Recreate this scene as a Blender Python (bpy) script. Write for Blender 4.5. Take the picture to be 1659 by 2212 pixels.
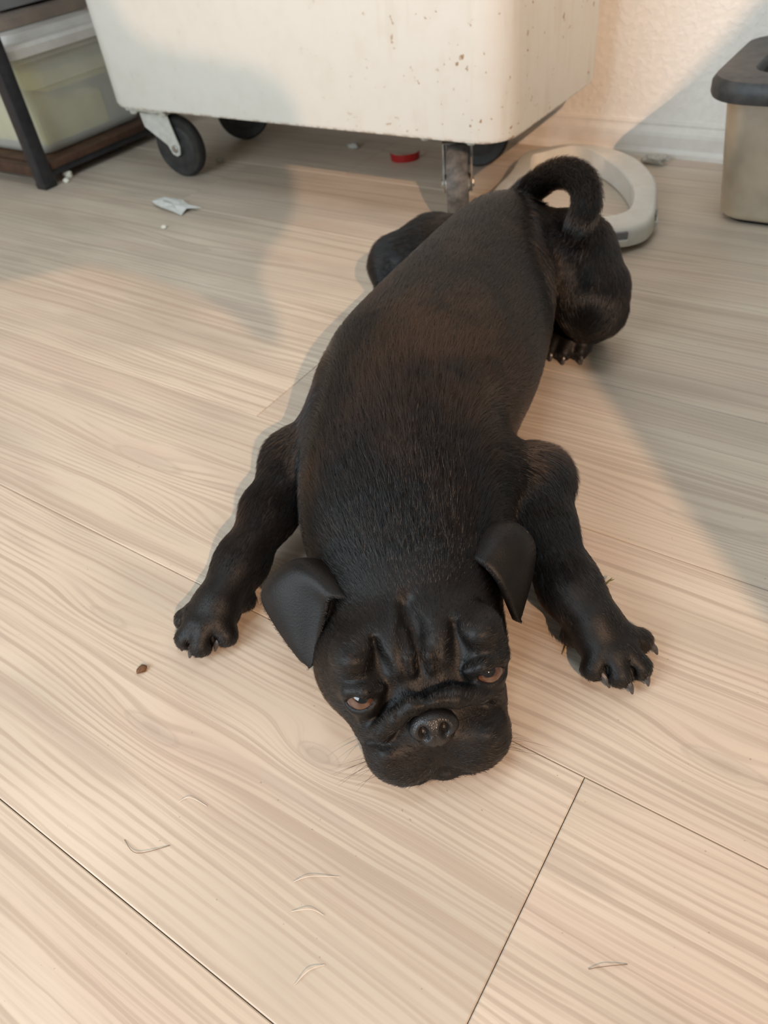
import bpy, bmesh, math, random
import numpy as np
from mathutils import Vector, Matrix

# ------------------------------------------------------------------ clear
for o in list(bpy.data.objects):
    bpy.data.objects.remove(o)
SC = bpy.context.scene
COL = SC.collection
random.seed(7)
RNG = np.random.default_rng(11)

# ------------------------------------------------------------------ camera
# room axes: X along the floor boards, Y towards the back wall, Z up
cam_d = bpy.data.cameras.new('camera')
cam = bpy.data.objects.new('camera', cam_d)
COL.objects.link(cam)
fwd = Vector((-0.45328, 0.57395, -0.68200))
rgt = Vector((0.83323, 0.54462, -0.09546))
upv = Vector((-0.31664, 0.61153, 0.72510))
M = Matrix((rgt, upv, -fwd)).transposed().to_4x4()
M.translation = Vector((0, 0, 0.5))
cam.matrix_world = M
cam_d.sensor_fit = 'HORIZONTAL'
cam_d.sensor_width = 36.0
cam_d.lens = 36.0 * 1600.0 / 1659.0
cam_d.clip_start = 0.01
cam_d.dof.use_dof = True
cam_d.dof.focus_distance = 0.53
cam_d.dof.aperture_fstop = 12.0
SC.camera = cam

# ------------------------------------------------------------------ light
SC.view_settings.view_transform = 'Standard'
SC.view_settings.look = 'None'
SC.view_settings.exposure = 0.0
SC.view_settings.gamma = 1.0
SC.view_settings.use_curve_mapping = False
world = bpy.data.worlds.new('world')
SC.world = world
world.use_nodes = True
bg = world.node_tree.nodes['Background']
bg.inputs[0].default_value = (0.95, 1.0, 0.94, 1)
bg.inputs[1].default_value = 0.22

LAMP = Vector((2.2, -1.7, 2.3))


def light(name, kind, loc, energy, color, target=None, **kw):
    d = bpy.data.lights.new(name, kind)
    d.energy = energy
    d.color = color
    for k, v in kw.items():
        setattr(d, k, v)
    o = bpy.data.objects.new(name, d)
    COL.objects.link(o)
    o.location = loc
    if target is not None:
        o.rotation_euler = (Vector(target) - Vector(loc)).to_track_quat('-Z', 'Y').to_euler()
    return o


# warm room lamp behind the photographer, a daylight window behind-left, a cool ceiling panel overhead
light('warm_ceiling_lamp', 'POINT', LAMP, 440.0, (1.0, 0.63, 0.40), shadow_soft_size=0.008)
light('window_daylight', 'AREA', (-0.80, -1.00, 0.92), 28.0, (0.78, 0.91, 1.0), target=(-0.55, 1.0, 0.12),
      shape='RECTANGLE', size=1.1, size_y=1.2)

light('cool_ceiling_panel', 'AREA', (-0.45, 0.55, 2.3), 7.0, (0.82, 0.92, 1.0), target=(-0.45, 0.55, 0.0),
      shape='RECTANGLE', size=0.6, size_y=0.6)

# ------------------------------------------------------------------ helpers


def link(name, me, parent=None, mats=(), loc=None):
    o = bpy.data.objects.new(name, me)
    COL.objects.link(o)
    for m in mats:
        me.materials.append(m)
    if loc is not None:
        o.location = loc
    if parent is not None:
        o.parent = parent
    return o


def tag(o, label=None, cat=None, group=None, kind=None):
    if label:
        o['label'] = label
    if cat:
        o['category'] = cat
    if group:
        o['group'] = group
    if kind:
        o['kind'] = kind
    return o


def empty(name, loc=(0, 0, 0)):
    o = bpy.data.objects.new(name, None)
    o.empty_display_size = 0.05
    COL.objects.link(o)
    o.location = loc
    return o


def bm_to(name, bm, mat, parent=None, loc=None, smooth=False, recalc=True):
    if recalc:
        bmesh.ops.recalc_face_normals(bm, faces=bm.faces)
    me = bpy.data.meshes.new(name)
    bm.to_mesh(me)
    bm.free()
    if smooth:
        me.polygons.foreach_set('use_smooth', [True] * len(me.polygons))
        me.set_sharp_from_angle(angle=math.radians(38))
    return link(name, me, parent, [mat] if mat else [], loc)


def add_box(bm, a, b):
    x0, y0, z0 = a
    x1, y1, z1 = b
    v = [bm.verts.new(p) for p in ((x0, y0, z0), (x1, y0, z0), (x1, y1, z0), (x0, y1, z0),
                                   (x0, y0, z1), (x1, y0, z1), (x1, y1, z1), (x0, y1, z1))]
    for f in ((0, 3, 2, 1), (4, 5, 6, 7), (0, 1, 5, 4), (1, 2, 6, 5), (2, 3, 7, 6), (3, 0, 4, 7)):
        bm.faces.new([v[i] for i in f])
    return v


def box_obj(name, a, b, mat, parent=None, bevel=0.0, seg=2, smooth=True):
    bm = bmesh.new()
    add_box(bm, a, b)
    if bevel:
        bmesh.ops.bevel(bm, geom=list(bm.edges), offset=bevel, segments=seg, affect='EDGES', profile=0.5)
    return bm_to(name, bm, mat, parent, smooth=bool(bevel) and smooth)


def tube(bm, pts, rad, n=10, cap=True):
    """tube through points, rad a number or one per point"""
    pts = [Vector(p) for p in pts]
    if not hasattr(rad, '__len__'):
        rad = [rad] * len(pts)
    rings = []
    prev = None
    for i, p in enumerate(pts):
        t = (pts[min(i + 1, len(pts) - 1)] - pts[max(i - 1, 0)]).normalized()
        if prev is None:
            u = t.orthogonal().normalized()
        else:
            u = (prev - t * prev.dot(t)).normalized()
        prev = u
        w = t.cross(u)
        rings.append([bm.verts.new(p + (u * math.cos(a) + w * math.sin(a)) * rad[i])
                      for a in [2 * math.pi * k / n for k in range(n)]])
    for r0, r1 in zip(rings, rings[1:]):
        for k in range(n):
            bm.faces.new((r0[k], r0[(k + 1) % n], r1[(k + 1) % n], r1[k]))
    if cap:
        bm.faces.new(rings[0][::-1])
        bm.faces.new(rings[-1])


def lathe(bm, prof, center, axis, n=32):
    """prof: list of (radius, offset along axis); closed ring profile if first==last"""
    axis = Vector(axis).normalized()
    u = axis.orthogonal().normalized()
    w = axis.cross(u)
    c = Vector(center)
    rings = []
    for r, h in prof:
        rings.append([bm.verts.new(c + axis * h + (u * math.cos(a) + w * math.sin(a)) * r)
                      for a in [2 * math.pi * k / n for k in range(n)]])
    for r0, r1 in zip(rings, rings[1:]):
        for k in range(n):
            bm.faces.new((r0[k], r0[(k + 1) % n], r1[(k + 1) % n], r1[k]))
    bm.faces.new(rings[0][::-1])
    bm.faces.new(rings[-1])


def round_rect(x0, y0, x1, y1, r, n=8):
    out = []
    for cx, cy, a0 in ((x1 - r, y1 - r, 0), (x0 + r, y1 - r, 90), (x0 + r, y0 + r, 180), (x1 - r, y0 + r, 270)):
        for k in range(n + 1):
            a = math.radians(a0 + 90 * k / n)
            out.append((cx + r * math.cos(a), cy + r * math.sin(a)))
    return out


def loft(bm, loops, close_first=True, close_last=True):
    rings = [[bm.verts.new(p) for p in lp] for lp in loops]
    n = len(rings[0])
    for r0, r1 in zip(rings, rings[1:]):
        for k in range(n):
            bm.faces.new((r0[k], r0[(k + 1) % n], r1[(k + 1) % n], r1[k]))
    if close_first:
        bm.faces.new(rings[0][::-1])
    if close_last:
        bm.faces.new(rings[-1])
    return rings


# ------------------------------------------------------------------ materials
class NT:
    def __init__(self, name):
        self.m = bpy.data.materials.new(name)
        self.m.use_nodes = True
        self.t = self.m.node_tree
        self.b = self.t.nodes['Principled BSDF']

    def n(self, typ, **kw):
        nd = self.t.nodes.new(typ)
        for k, v in kw.items():
            setattr(nd, k, v)
        return nd

    def L(self, a, b):
        self.t.links.new(a, b)

    def val(self, sock, v):
        if hasattr(v, 'is_output'):
            self.L(v, sock)
        else:
            sock.default_value = v

    def math(self, op, a, b=0.0, c=0.0, clamp=False):
        nd = self.n('ShaderNodeMath', operation=op, use_clamp=clamp)
        self.val(nd.inputs[0], a)
        self.val(nd.inputs[1], b)
        self.val(nd.inputs[2], c)
        return nd.outputs[0]

    def mix(self, fac, a, b, mode='MIX'):
        nd = self.n('ShaderNodeMix', data_type='RGBA', blend_type=mode)
        self.val(nd.inputs[0], fac)
        self.val(nd.inputs[6], a if hasattr(a, 'is_output') else (*a, 1))
        self.val(nd.inputs[7], b if hasattr(b, 'is_output') else (*b, 1))
        return nd.outputs[2]

    def ramp(self, fac, p0, p1):
        nd = self.n('ShaderNodeMapRange', interpolation_type='SMOOTHSTEP')
        self.val(nd.inputs[0], fac)
        nd.inputs[1].default_value = p0
        nd.inputs[2].default_value = p1
        return nd.outputs[0]

    def noise(self, vec, scale, detail=2.0, rough=0.5, out=0):
        nd = self.n('ShaderNodeTexNoise')
        if vec is not None:
            self.L(vec, nd.inputs['Vector'])
        nd.inputs['Scale'].default_value = scale
        nd.inputs['Detail'].default_value = detail
        nd.inputs['Roughness'].default_value = rough
        return nd.outputs[out]

    def bump(self, h, strength=0.2, dist=0.001):
        nd = self.n('ShaderNodeBump')
        nd.inputs['Strength'].default_value = strength
        nd.inputs['Distance'].default_value = dist
        self.L(h, nd.inputs['Height'])
        self.L(nd.outputs[0], self.b.inputs['Normal'])

    def pos(self):
        return self.n('ShaderNodeNewGeometry').outputs['Position']

    def xyz(self, v):
        nd = self.n('ShaderNodeSeparateXYZ')
        self.L(v, nd.inputs[0])
        return nd.outputs

    def comb(self, x, y, z=0.0):
        nd = self.n('ShaderNodeCombineXYZ')
        for s, v in zip(nd.inputs, (x, y, z)):
            self.val(s, v)
        return nd.outputs[0]

    def color(self, c):
        self.val(self.b.inputs['Base Color'], c if hasattr(c, 'is_output') else (*c, 1))

    def set(self, **kw):
        for k, v in kw.items():
            self.b.inputs[k.replace('_', ' ')].default_value = v


def mottled(name, c0, c1, scale=30.0, rough=0.5, metal=0.0, bump=0.0, **kw):
    t = NT(name)
    f = t.noise(t.pos(), scale, 4.0, 0.6)
    t.color(t.mix(t.ramp(f, 0.3, 0.7), c0, c1))
    t.set(Roughness=rough, Metallic=metal, **kw)
    if bump:
        t.bump(f, bump, 0.002)
    return t.m


def wood_floor():
    t = NT('laminate_boards')
    oi = t.n('ShaderNodeObjectInfo')
    rnd = oi.outputs['Random']
    P = t.xyz(t.pos())
    x, y = P[0], P[1]
    # knots: (cx, cy, half length, half width, strength)
    KN = [(-0.232, 0.178, .028, .012, 1.0), (-0.425, 0.325, .075, .016, .9), (-0.62, 0.37, .10, .018, .7),
          (0.075, 0.075, .06, .02, 1.0), (0.02, 0.315, .05, .015, .8), (-0.05, 0.545, .08, .014, .8),
          (-0.36, 0.13, .05, .012, .8), (-0.75, 0.60, .16, .012, .8), (-0.335, 0.62, .05, .012, .5),
          (-0.48, 0.19, .05, .012, .6), (-1.0, 0.82, .12, .02, .6)]
    warp = None
    core = None
    for cx, cy, a, b, s in KN:
        dx = t.math('DIVIDE', t.math('SUBTRACT', x, cx), a)
        dy = t.math('DIVIDE', t.math('SUBTRACT', y, cy), b)
        r2 = t.math('ADD', t.math('MULTIPLY', dx, dx), t.math('MULTIPLY', dy, dy))
        g = t.math('EXPONENT', t.math('MULTIPLY', r2, -0.55))
        w = t.math('MULTIPLY', g, b * 1.5 * s)
        warp = w if warp is None else t.math('ADD', warp, w)
        c = t.math('MULTIPLY', t.math('EXPONENT', t.math('MULTIPLY', r2, -2.2)), s)
        core = c if core is None else t.math('MAXIMUM', core, c)
    off = t.math('MULTIPLY', rnd, 37.0)
    lowv = t.comb(t.math('ADD', t.math('MULTIPLY', x, 1.6), off), t.math('MULTIPLY', y, 7.0), off)
    low = t.noise(lowv, 1.0, 2.0)
    medv = t.comb(t.math('ADD', t.math('MULTIPLY', x, 7.0), off), t.math('MULTIPLY', y, 30.0), off)
    med = t.noise(medv, 1.0, 3.0)
    yy = t.math('ADD', t.math('ADD', y, warp),
                t.math('ADD', t.math('MULTIPLY', low, 0.035), t.math('MULTIPLY', med, 0.007)))
    # growth lines
    lines = t.noise(t.comb(t.math('ADD', t.math('MULTIPLY', x, 0.9), off), t.math('MULTIPLY', yy, 175.0), off), 1.0, 2.0, 0.55)
    fine = t.noise(t.comb(t.math('ADD', t.math('MULTIPLY', x, 9.0), off), t.math('MULTIPLY', yy, 620.0), off), 1.0, 2.0, 0.6)
    broad = t.noise(t.comb(t.math('ADD', t.math('MULTIPLY', x, 2.2), off), t.math('MULTIPLY', yy, 22.0), off), 1.0, 2.0)
    tone = t.noise(t.comb(t.math('ADD', t.math('MULTIPLY', x, 3.0), off), t.math('MULTIPLY', y, 9.0), t.math('ADD', off, 5.0)), 1.0, 2.0)
    l1 = t.ramp(lines, 0.48, 0.66)
    ph = t.math('ADD', t.math('MULTIPLY', yy, 2 * math.pi / 0.0066), t.math('MULTIPLY', broad, 9.0))
    l2 = t.math('MULTIPLY', t.ramp(t.math('SINE', ph), -0.1, 1.0), t.ramp(med, 0.30, 0.62))
    lm = t.math('MAXIMUM', t.math('MULTIPLY', l1, 0.85), t.math('MULTIPLY', l2, 0.72))
    patch = t.noise(t.comb(t.math('ADD', t.math('MULTIPLY', x, 4.0), off), t.math('MULTIPLY', y, 16.0), t.math('ADD', off, 11.0)), 1.0, 3.0)
    c = t.mix(t.ramp(broad, 0.3, 0.7), (0.69, 0.60, 0.485), (0.62, 0.525, 0.42))
    c = t.mix(t.math('MULTIPLY', t.ramp(patch, 0.50, 0.72), 0.55), c, (0.63, 0.485, 0.40))
    c = t.mix(t.math('MULTIPLY', t.ramp(tone, 0.45, 0.75), 0.75), c, (0.48, 0.425, 0.345))
    c = t.mix(t.math('MULTIPLY', lm, 0.78), c, (0.415, 0.325, 0.255))
    c = t.mix(t.math('MULTIPLY', t.ramp(fine, 0.45, 0.75), 0.25), c, (0.50, 0.40, 0.32))
    flame = t.noise(t.comb(t.math('ADD', t.math('MULTIPLY', x, 3.5), off), t.math('MULTIPLY', yy, 34.0), t.math('ADD', off, 3.0)), 1.0, 1.0)
    c = t.mix(t.math('MULTIPLY', t.ramp(flame, 0.66, 0.72), 0.45), c, (0.46, 0.375, 0.31))
    c = t.mix(t.math('MULTIPLY', t.ramp(core, 0.15, 0.9), 0.5), c, (0.44, 0.375, 0.315))
    c = t.mix(t.math('MULTIPLY', t.math('MULTIPLY', t.ramp(core, 0.1, 0.4), t.ramp(t.math('SINE', t.math('MULTIPLY', t.math('ADD', core, t.math('MULTIPLY', fine, 0.12)), 17.0)), 0.2, 0.9)), 0.2), c, (0.36, 0.285, 0.225))
    c = t.mix(t.math('MULTIPLY', t.math('SUBTRACT', rnd, 0.5), 0.25), c, (0.5, 0.42, 0.35))
    # dust specks
    sp = t.noise(t.pos(), 260.0, 1.0)
    c = t.mix(t.math('MULTIPLY', t.ramp(sp, 0.775, 0.80), 0.5), c, (0.25, 0.19, 0.14))
    t.color(c)
    t.set(Roughness=0.42)
    t.b.inputs['Specular IOR Level'].default_value = 0.45
    rough = t.math('ADD', 0.40, t.math('MULTIPLY', fine, 0.16))
    t.L(rough, t.b.inputs['Roughness'])
    t.bump(t.math('ADD', t.math('MULTIPLY', fine, 0.6), lm), 0.10, 0.0006)
    return t.m


def wall_paint():
    t = NT('textured_wall_paint')
    p = t.pos()
    f = t.noise(p, 85.0, 3.0, 0.5)
    g = t.noise(p, 160.0, 3.0, 0.6)
    t.color(t.mix(t.ramp(f, 0.35, 0.7), (0.89, 0.86, 0.80), (0.93, 0.90, 0.85)))
    t.set(Roughness=0.85)
    t.bump(t.math('ADD', t.ramp(f, 0.42, 0.62), t.math('MULTIPLY', g, 0.4)), 0.30, 0.0018)
    return t.m


def cart_paint():
    t = NT('white_enamel_with_rust')
    p = t.pos()
    P = t.xyz(p)
    n1 = t.noise(p, 26.0, 3.0, 0.6)
    n2 = t.noise(p, 105.0, 2.0, 0.5)
    smear = t.noise(t.comb(t.math('MULTIPLY', P[0], 60.0), t.math('MULTIPLY', P[1], 60.0), t.math('MULTIPLY', P[2], 9.0)), 1.0, 3.0)
    right = t.ramp(P[0], -0.90, -0.52)
    c = t.mix(t.math('MULTIPLY', t.ramp(n1, 0.4, 0.75), 0.35), (0.80, 0.79, 0.735), (0.73, 0.70, 0.62))
    c = t.mix(t.math('MULTIPLY', t.math('MULTIPLY', t.ramp(smear, 0.52, 0.75), right), 0.20), c, (0.55, 0.47, 0.33))
    rust = t.math('MULTIPLY', t.ramp(t.math('ADD', t.math('MULTIPLY', n2, 0.75), t.math('MULTIPLY', n1, 0.42)), 0.742, 0.79),
                  t.math('ADD', 0.06, t.math('MULTIPLY', right, 0.85)))
    c = t.mix(rust, c, (0.34, 0.19, 0.075))
    edge = t.math('MULTIPLY', t.ramp(P[2], 0.143, 0.1365), t.ramp(n2, 0.45, 0.6))
    c = t.mix(t.math('MULTIPLY', edge, 0.8), c, (0.30, 0.16, 0.07))
    t.color(c)
    t.set(Roughness=0.38)
    t.bump(n1, 0.05, 0.002)
    return t.m


MAT = {}
MAT['floor'] = wood_floor()
MAT['sub'] = mottled('dark_floor_joint', (0.16, 0.12, 0.085), (0.20, 0.15, 0.11), 60, 0.9)
MAT['wall'] = wall_paint()
MAT['base'] = mottled('white_baseboard_paint', (0.76, 0.73, 0.67), (0.83, 0.80, 0.75), 40, 0.4)
MAT['cart'] = cart_paint()
MAT['caster_paint'] = mottled('chipped_white_paint', (0.62, 0.63, 0.58), (0.52, 0.52, 0.46), 90, 0.5, bump=0.1)
MAT['zinc'] = mottled('zinc_plated_steel', (0.55, 0.53, 0.49), (0.38, 0.36, 0.33), 80, 0.3, 0.9)
MAT['rubber'] = mottled('black_rubber', (0.014, 0.014, 0.015), (0.03, 0.029, 0.028), 70, 0.6)
MAT['grey_rubber'] = mottled('scuffed_grey_rubber', (0.05, 0.047, 0.043), (0.14, 0.125, 0.11), 75, 0.6)
MAT['hub'] = mottled('dark_wheel_hub', (0.02, 0.02, 0.022), (0.04, 0.04, 0.04), 90, 0.5)
MAT['plastic_white'] = mottled('aged_white_plastic', (0.70, 0.685, 0.63), (0.63, 0.61, 0.55), 30, 0.42)
MAT['steel'] = NT('brushed_stainless_steel').m
MAT['bin_black'] = mottled('dusty_black_plastic', (0.040, 0.041, 0.045), (0.085, 0.082, 0.078), 45, 0.5)
MAT['bin_dark'] = mottled('black_bin_liner', (0.008, 0.008, 0.010), (0.016, 0.016, 0.02), 60, 0.6)
MAT['rack'] = mottled('black_powder_coated_metal', (0.018, 0.019, 0.024), (0.032, 0.032, 0.038), 60, 0.45)
MAT['shelf'] = mottled('brown_shelf_board', (0.060, 0.028, 0.016), (0.10, 0.048, 0.026), 35, 0.6)
MAT['yellow'] = mottled('yellow_fabric', (0.80, 0.72, 0.12), (0.90, 0.84, 0.36), 12, 0.8)
MAT['green_cloth'] = mottled('grey_green_fabric', (0.36, 0.40, 0.30), (0.46, 0.48, 0.38), 14, 0.8)
MAT['grey_cloth'] = mottled('grey_fabric', (0.16, 0.16, 0.17), (0.30, 0.29, 0.29), 10, 0.8)
MAT['orange_cloth'] = mottled('tan_fabric', (0.36, 0.28, 0.22), (0.27, 0.22, 0.19), 16, 0.8)
MAT['paper'] = mottled('white_paper', (0.72, 0.73, 0.70), (0.62, 0.63, 0.60), 60, 0.8)
MAT['crumb'] = mottled('pale_crumb', (0.80, 0.74, 0.60), (0.88, 0.84, 0.74), 300, 0.5)
MAT['brown_bit'] = mottled('brown_crumb', (0.10, 0.045, 0.018), (0.18, 0.09, 0.04), 300, 0.7)
MAT['leaf'] = mottled('green_leaf', (0.10, 0.13, 0.03), (0.16, 0.17, 0.05), 200, 0.6)
MAT['straw'] = mottled('dry_straw', (0.32, 0.22, 0.10), (0.42, 0.32, 0.18), 200, 0.6)
MAT['red'] = mottled('red_plastic', (0.30, 0.008, 0.008), (0.38, 0.015, 0.012), 60, 0.4)
MAT['fluff'] = mottled('grey_dust_fluff', (0.42, 0.40, 0.36), (0.55, 0.53, 0.48), 200, 0.9)
MAT['pale_hair'] = mottled('pale_shed_hair', (0.75, 0.66, 0.55), (0.82, 0.74, 0.64), 200, 0.4)
MAT['dark_hair'] = mottled('dark_shed_hair', (0.16, 0.11, 0.08), (0.22, 0.16, 0.12), 200, 0.4)


def steel_mat():
    t = NT('brushed_stainless_steel')
    P = t.xyz(t.pos())
    b = t.noise(t.comb(t.math('MULTIPLY', P[0], 30.0), t.math('MULTIPLY', P[1], 30.0), t.math('MULTIPLY', P[2], 900.0)), 1.0, 3.0)
    s = t.noise(t.pos(), 18.0, 3.0)
    t.color(t.mix(t.ramp(s, 0.35, 0.7), (0.80, 0.76, 0.67), (0.66, 0.62, 0.54)))
    t.set(Metallic=1.0, Roughness=0.42)
    t.L(t.math('ADD', 0.34, t.math('MULTIPLY', b, 0.16)), t.b.inputs['Roughness'])
    t.bump(b, 0.04, 0.0005)
    return t.m


bpy.data.materials.remove(MAT['steel'])
MAT['steel'] = steel_mat()


def clear_plastic():
    t = NT('cloudy_clear_plastic')
    f = t.noise(t.pos(), 14.0, 3.0)
    t.color(t.mix(t.ramp(f, 0.3, 0.7), (0.92, 0.92, 0.86), (0.84, 0.84, 0.78)))
    t.set(Roughness=0.28, Alpha=0.40)
    return t.m


MAT['clear'] = clear_plastic()
MAT['clear_rim'] = mottled('frosted_plastic_rim', (0.82, 0.80, 0.75), (0.70, 0.68, 0.64), 20, 0.35)

# ------------------------------------------------------------------ setting: floor
WPL, LPL, GAP = 0.23, 1.285, 0.0003
bm = bmesh.new()
add_box(bm, (-3.2, -1.2, -0.03), (2.0, 1.50, -0.0042))
floor = tag(bm_to('floor', bm, MAT['sub']), kind='structure')


def plank_mesh(x0, x1, y0, y1):
    """board with chamfered upper edges; origin at its centre"""
    cx, cy = (x0 + x1) / 2, (y0 + y1) / 2
    c = 0.0008
    bm = bmesh.new()
    lo = [(x0 + GAP, y0 + GAP), (x1 - GAP, y0 + GAP), (x1 - GAP, y1 - GAP), (x0 + GAP, y1 - GAP)]
    lp0 = [(a - cx, b - cy, -0.004) for a, b in lo]
    lp1 = [(a - cx, b - cy, -c * 0.7) for a, b in lo]
    s = ((1, 1), (-1, 1), (-1, -1), (1, -1))
    lp2 = [(a - cx + sx * c, b - cy + sy * c, 0.0) for (a, b), (sx, sy) in zip(lo, s)]
    loft(bm, [lp0, lp1, lp2])
    return bm_to('plank', bm, MAT['floor'], floor, loc=(cx, cy, 0))


SEAMS = {-5: 0.2, -4: -0.4, -3: 0.6, -2: 0.1, -1: 0.42, 0: -0.059, 1: -0.24, 2: -0.558, 3: -0.40, 4: 0.12, 5: -0.93, 6: 0.30}
for k, s in SEAMS.items():
    y0 = 0.03 + WPL * k
    y1 = min(y0 + WPL, 1.475)
    xs = [s + LPL * j for j in range(-4, 4)]
    for xa, xb in zip(xs, xs[1:]):
        a, b = max(xa, -3.15), min(xb, 1.95)
        if b - a > 0.02:
            plank_mesh(a, b, y0, y1)

# ------------------------------------------------------------------ setting: wall, baseboard, added lamp blocker
bm = bmesh.new()
add_box(bm, (-3.2, 1.46, -0.03), (2.0, 1.58, 2.4))
tag(bm_to('wall_back', bm, MAT['wall']), kind='structure')

bm = bmesh.new()
add_box(bm, (-3.0, -1.2, -0.03), (-2.9, 1.46, 2.4))
tag(bm_to('wall_left', bm, MAT['wall']), kind='structure')

prof = [(1.4605, 0.0), (1.443, 0.0), (1.443, 0.007), (1.4462, 0.0095), (1.4475, 0.014), (1.4475, 0.034), (1.4485, 0.040),
        (1.4530, 0.046), (1.4545, 0.049), (1.4545, 0.053), (1.4570, 0.056), (1.4605, 0.057)]
bm = bmesh.new()
loft(bm, [[(x, y, z) for y, z in prof] for x in (-2.9, 2.0)])
tag(bm_to('baseboard_back', bm, MAT['base']), kind='structure')

# added unseen blocker, outlines cut to shape the warm lamp's light and shade
right_piece = [(1.237, 0), (1.237, 1.286), (1.245, 1.409), (1.343, 1.559), (1.395, 1.609), (1.457, 1.674), (1.75, 1.95), (2.0, 2.05),
               (2.0, 2.4), (3.0, 2.4), (3.0, 0)]
left_piece = [(0.60, 1.30), (0.786, 1.345), (0.851, 1.376), (0.889, 1.389), (0.939, 1.393), (0.987, 1.388), (1.013, 1.376), (1.028, 1.361), (1.042, 1.362),
              (1.052, 1.385), (1.050, 1.417), (1.066, 1.443), (1.089, 1.466), (1.114, 1.501), (1.126, 1.535), (1.126, 1.556), (1.115, 1.569),
              (1.096, 1.575), (1.064, 1.578), (1.038, 1.580), (1.012, 1.585), (1.0, 1.594), (0.985, 1.63),
              (0.95, 1.75), (0.92, 2.0), (0.9, 2.4), (0.60, 2.4)]
bm = bmesh.new()
for poly in (right_piece, left_piece):
    fr = [Vector((x, -0.75, z)) for x, z in poly]
    loft(bm, [fr, [v + (LAMP - v) * 0.05 for v in fr]])     # edges follow the lamp's rays to keep the shadow outline
bmesh.ops.triangulate(bm, faces=[f for f in bm.faces if len(f.verts) > 4])
tag(bm_to('lamp_blocker', bm, MAT['wall']), kind='structure')


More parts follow.
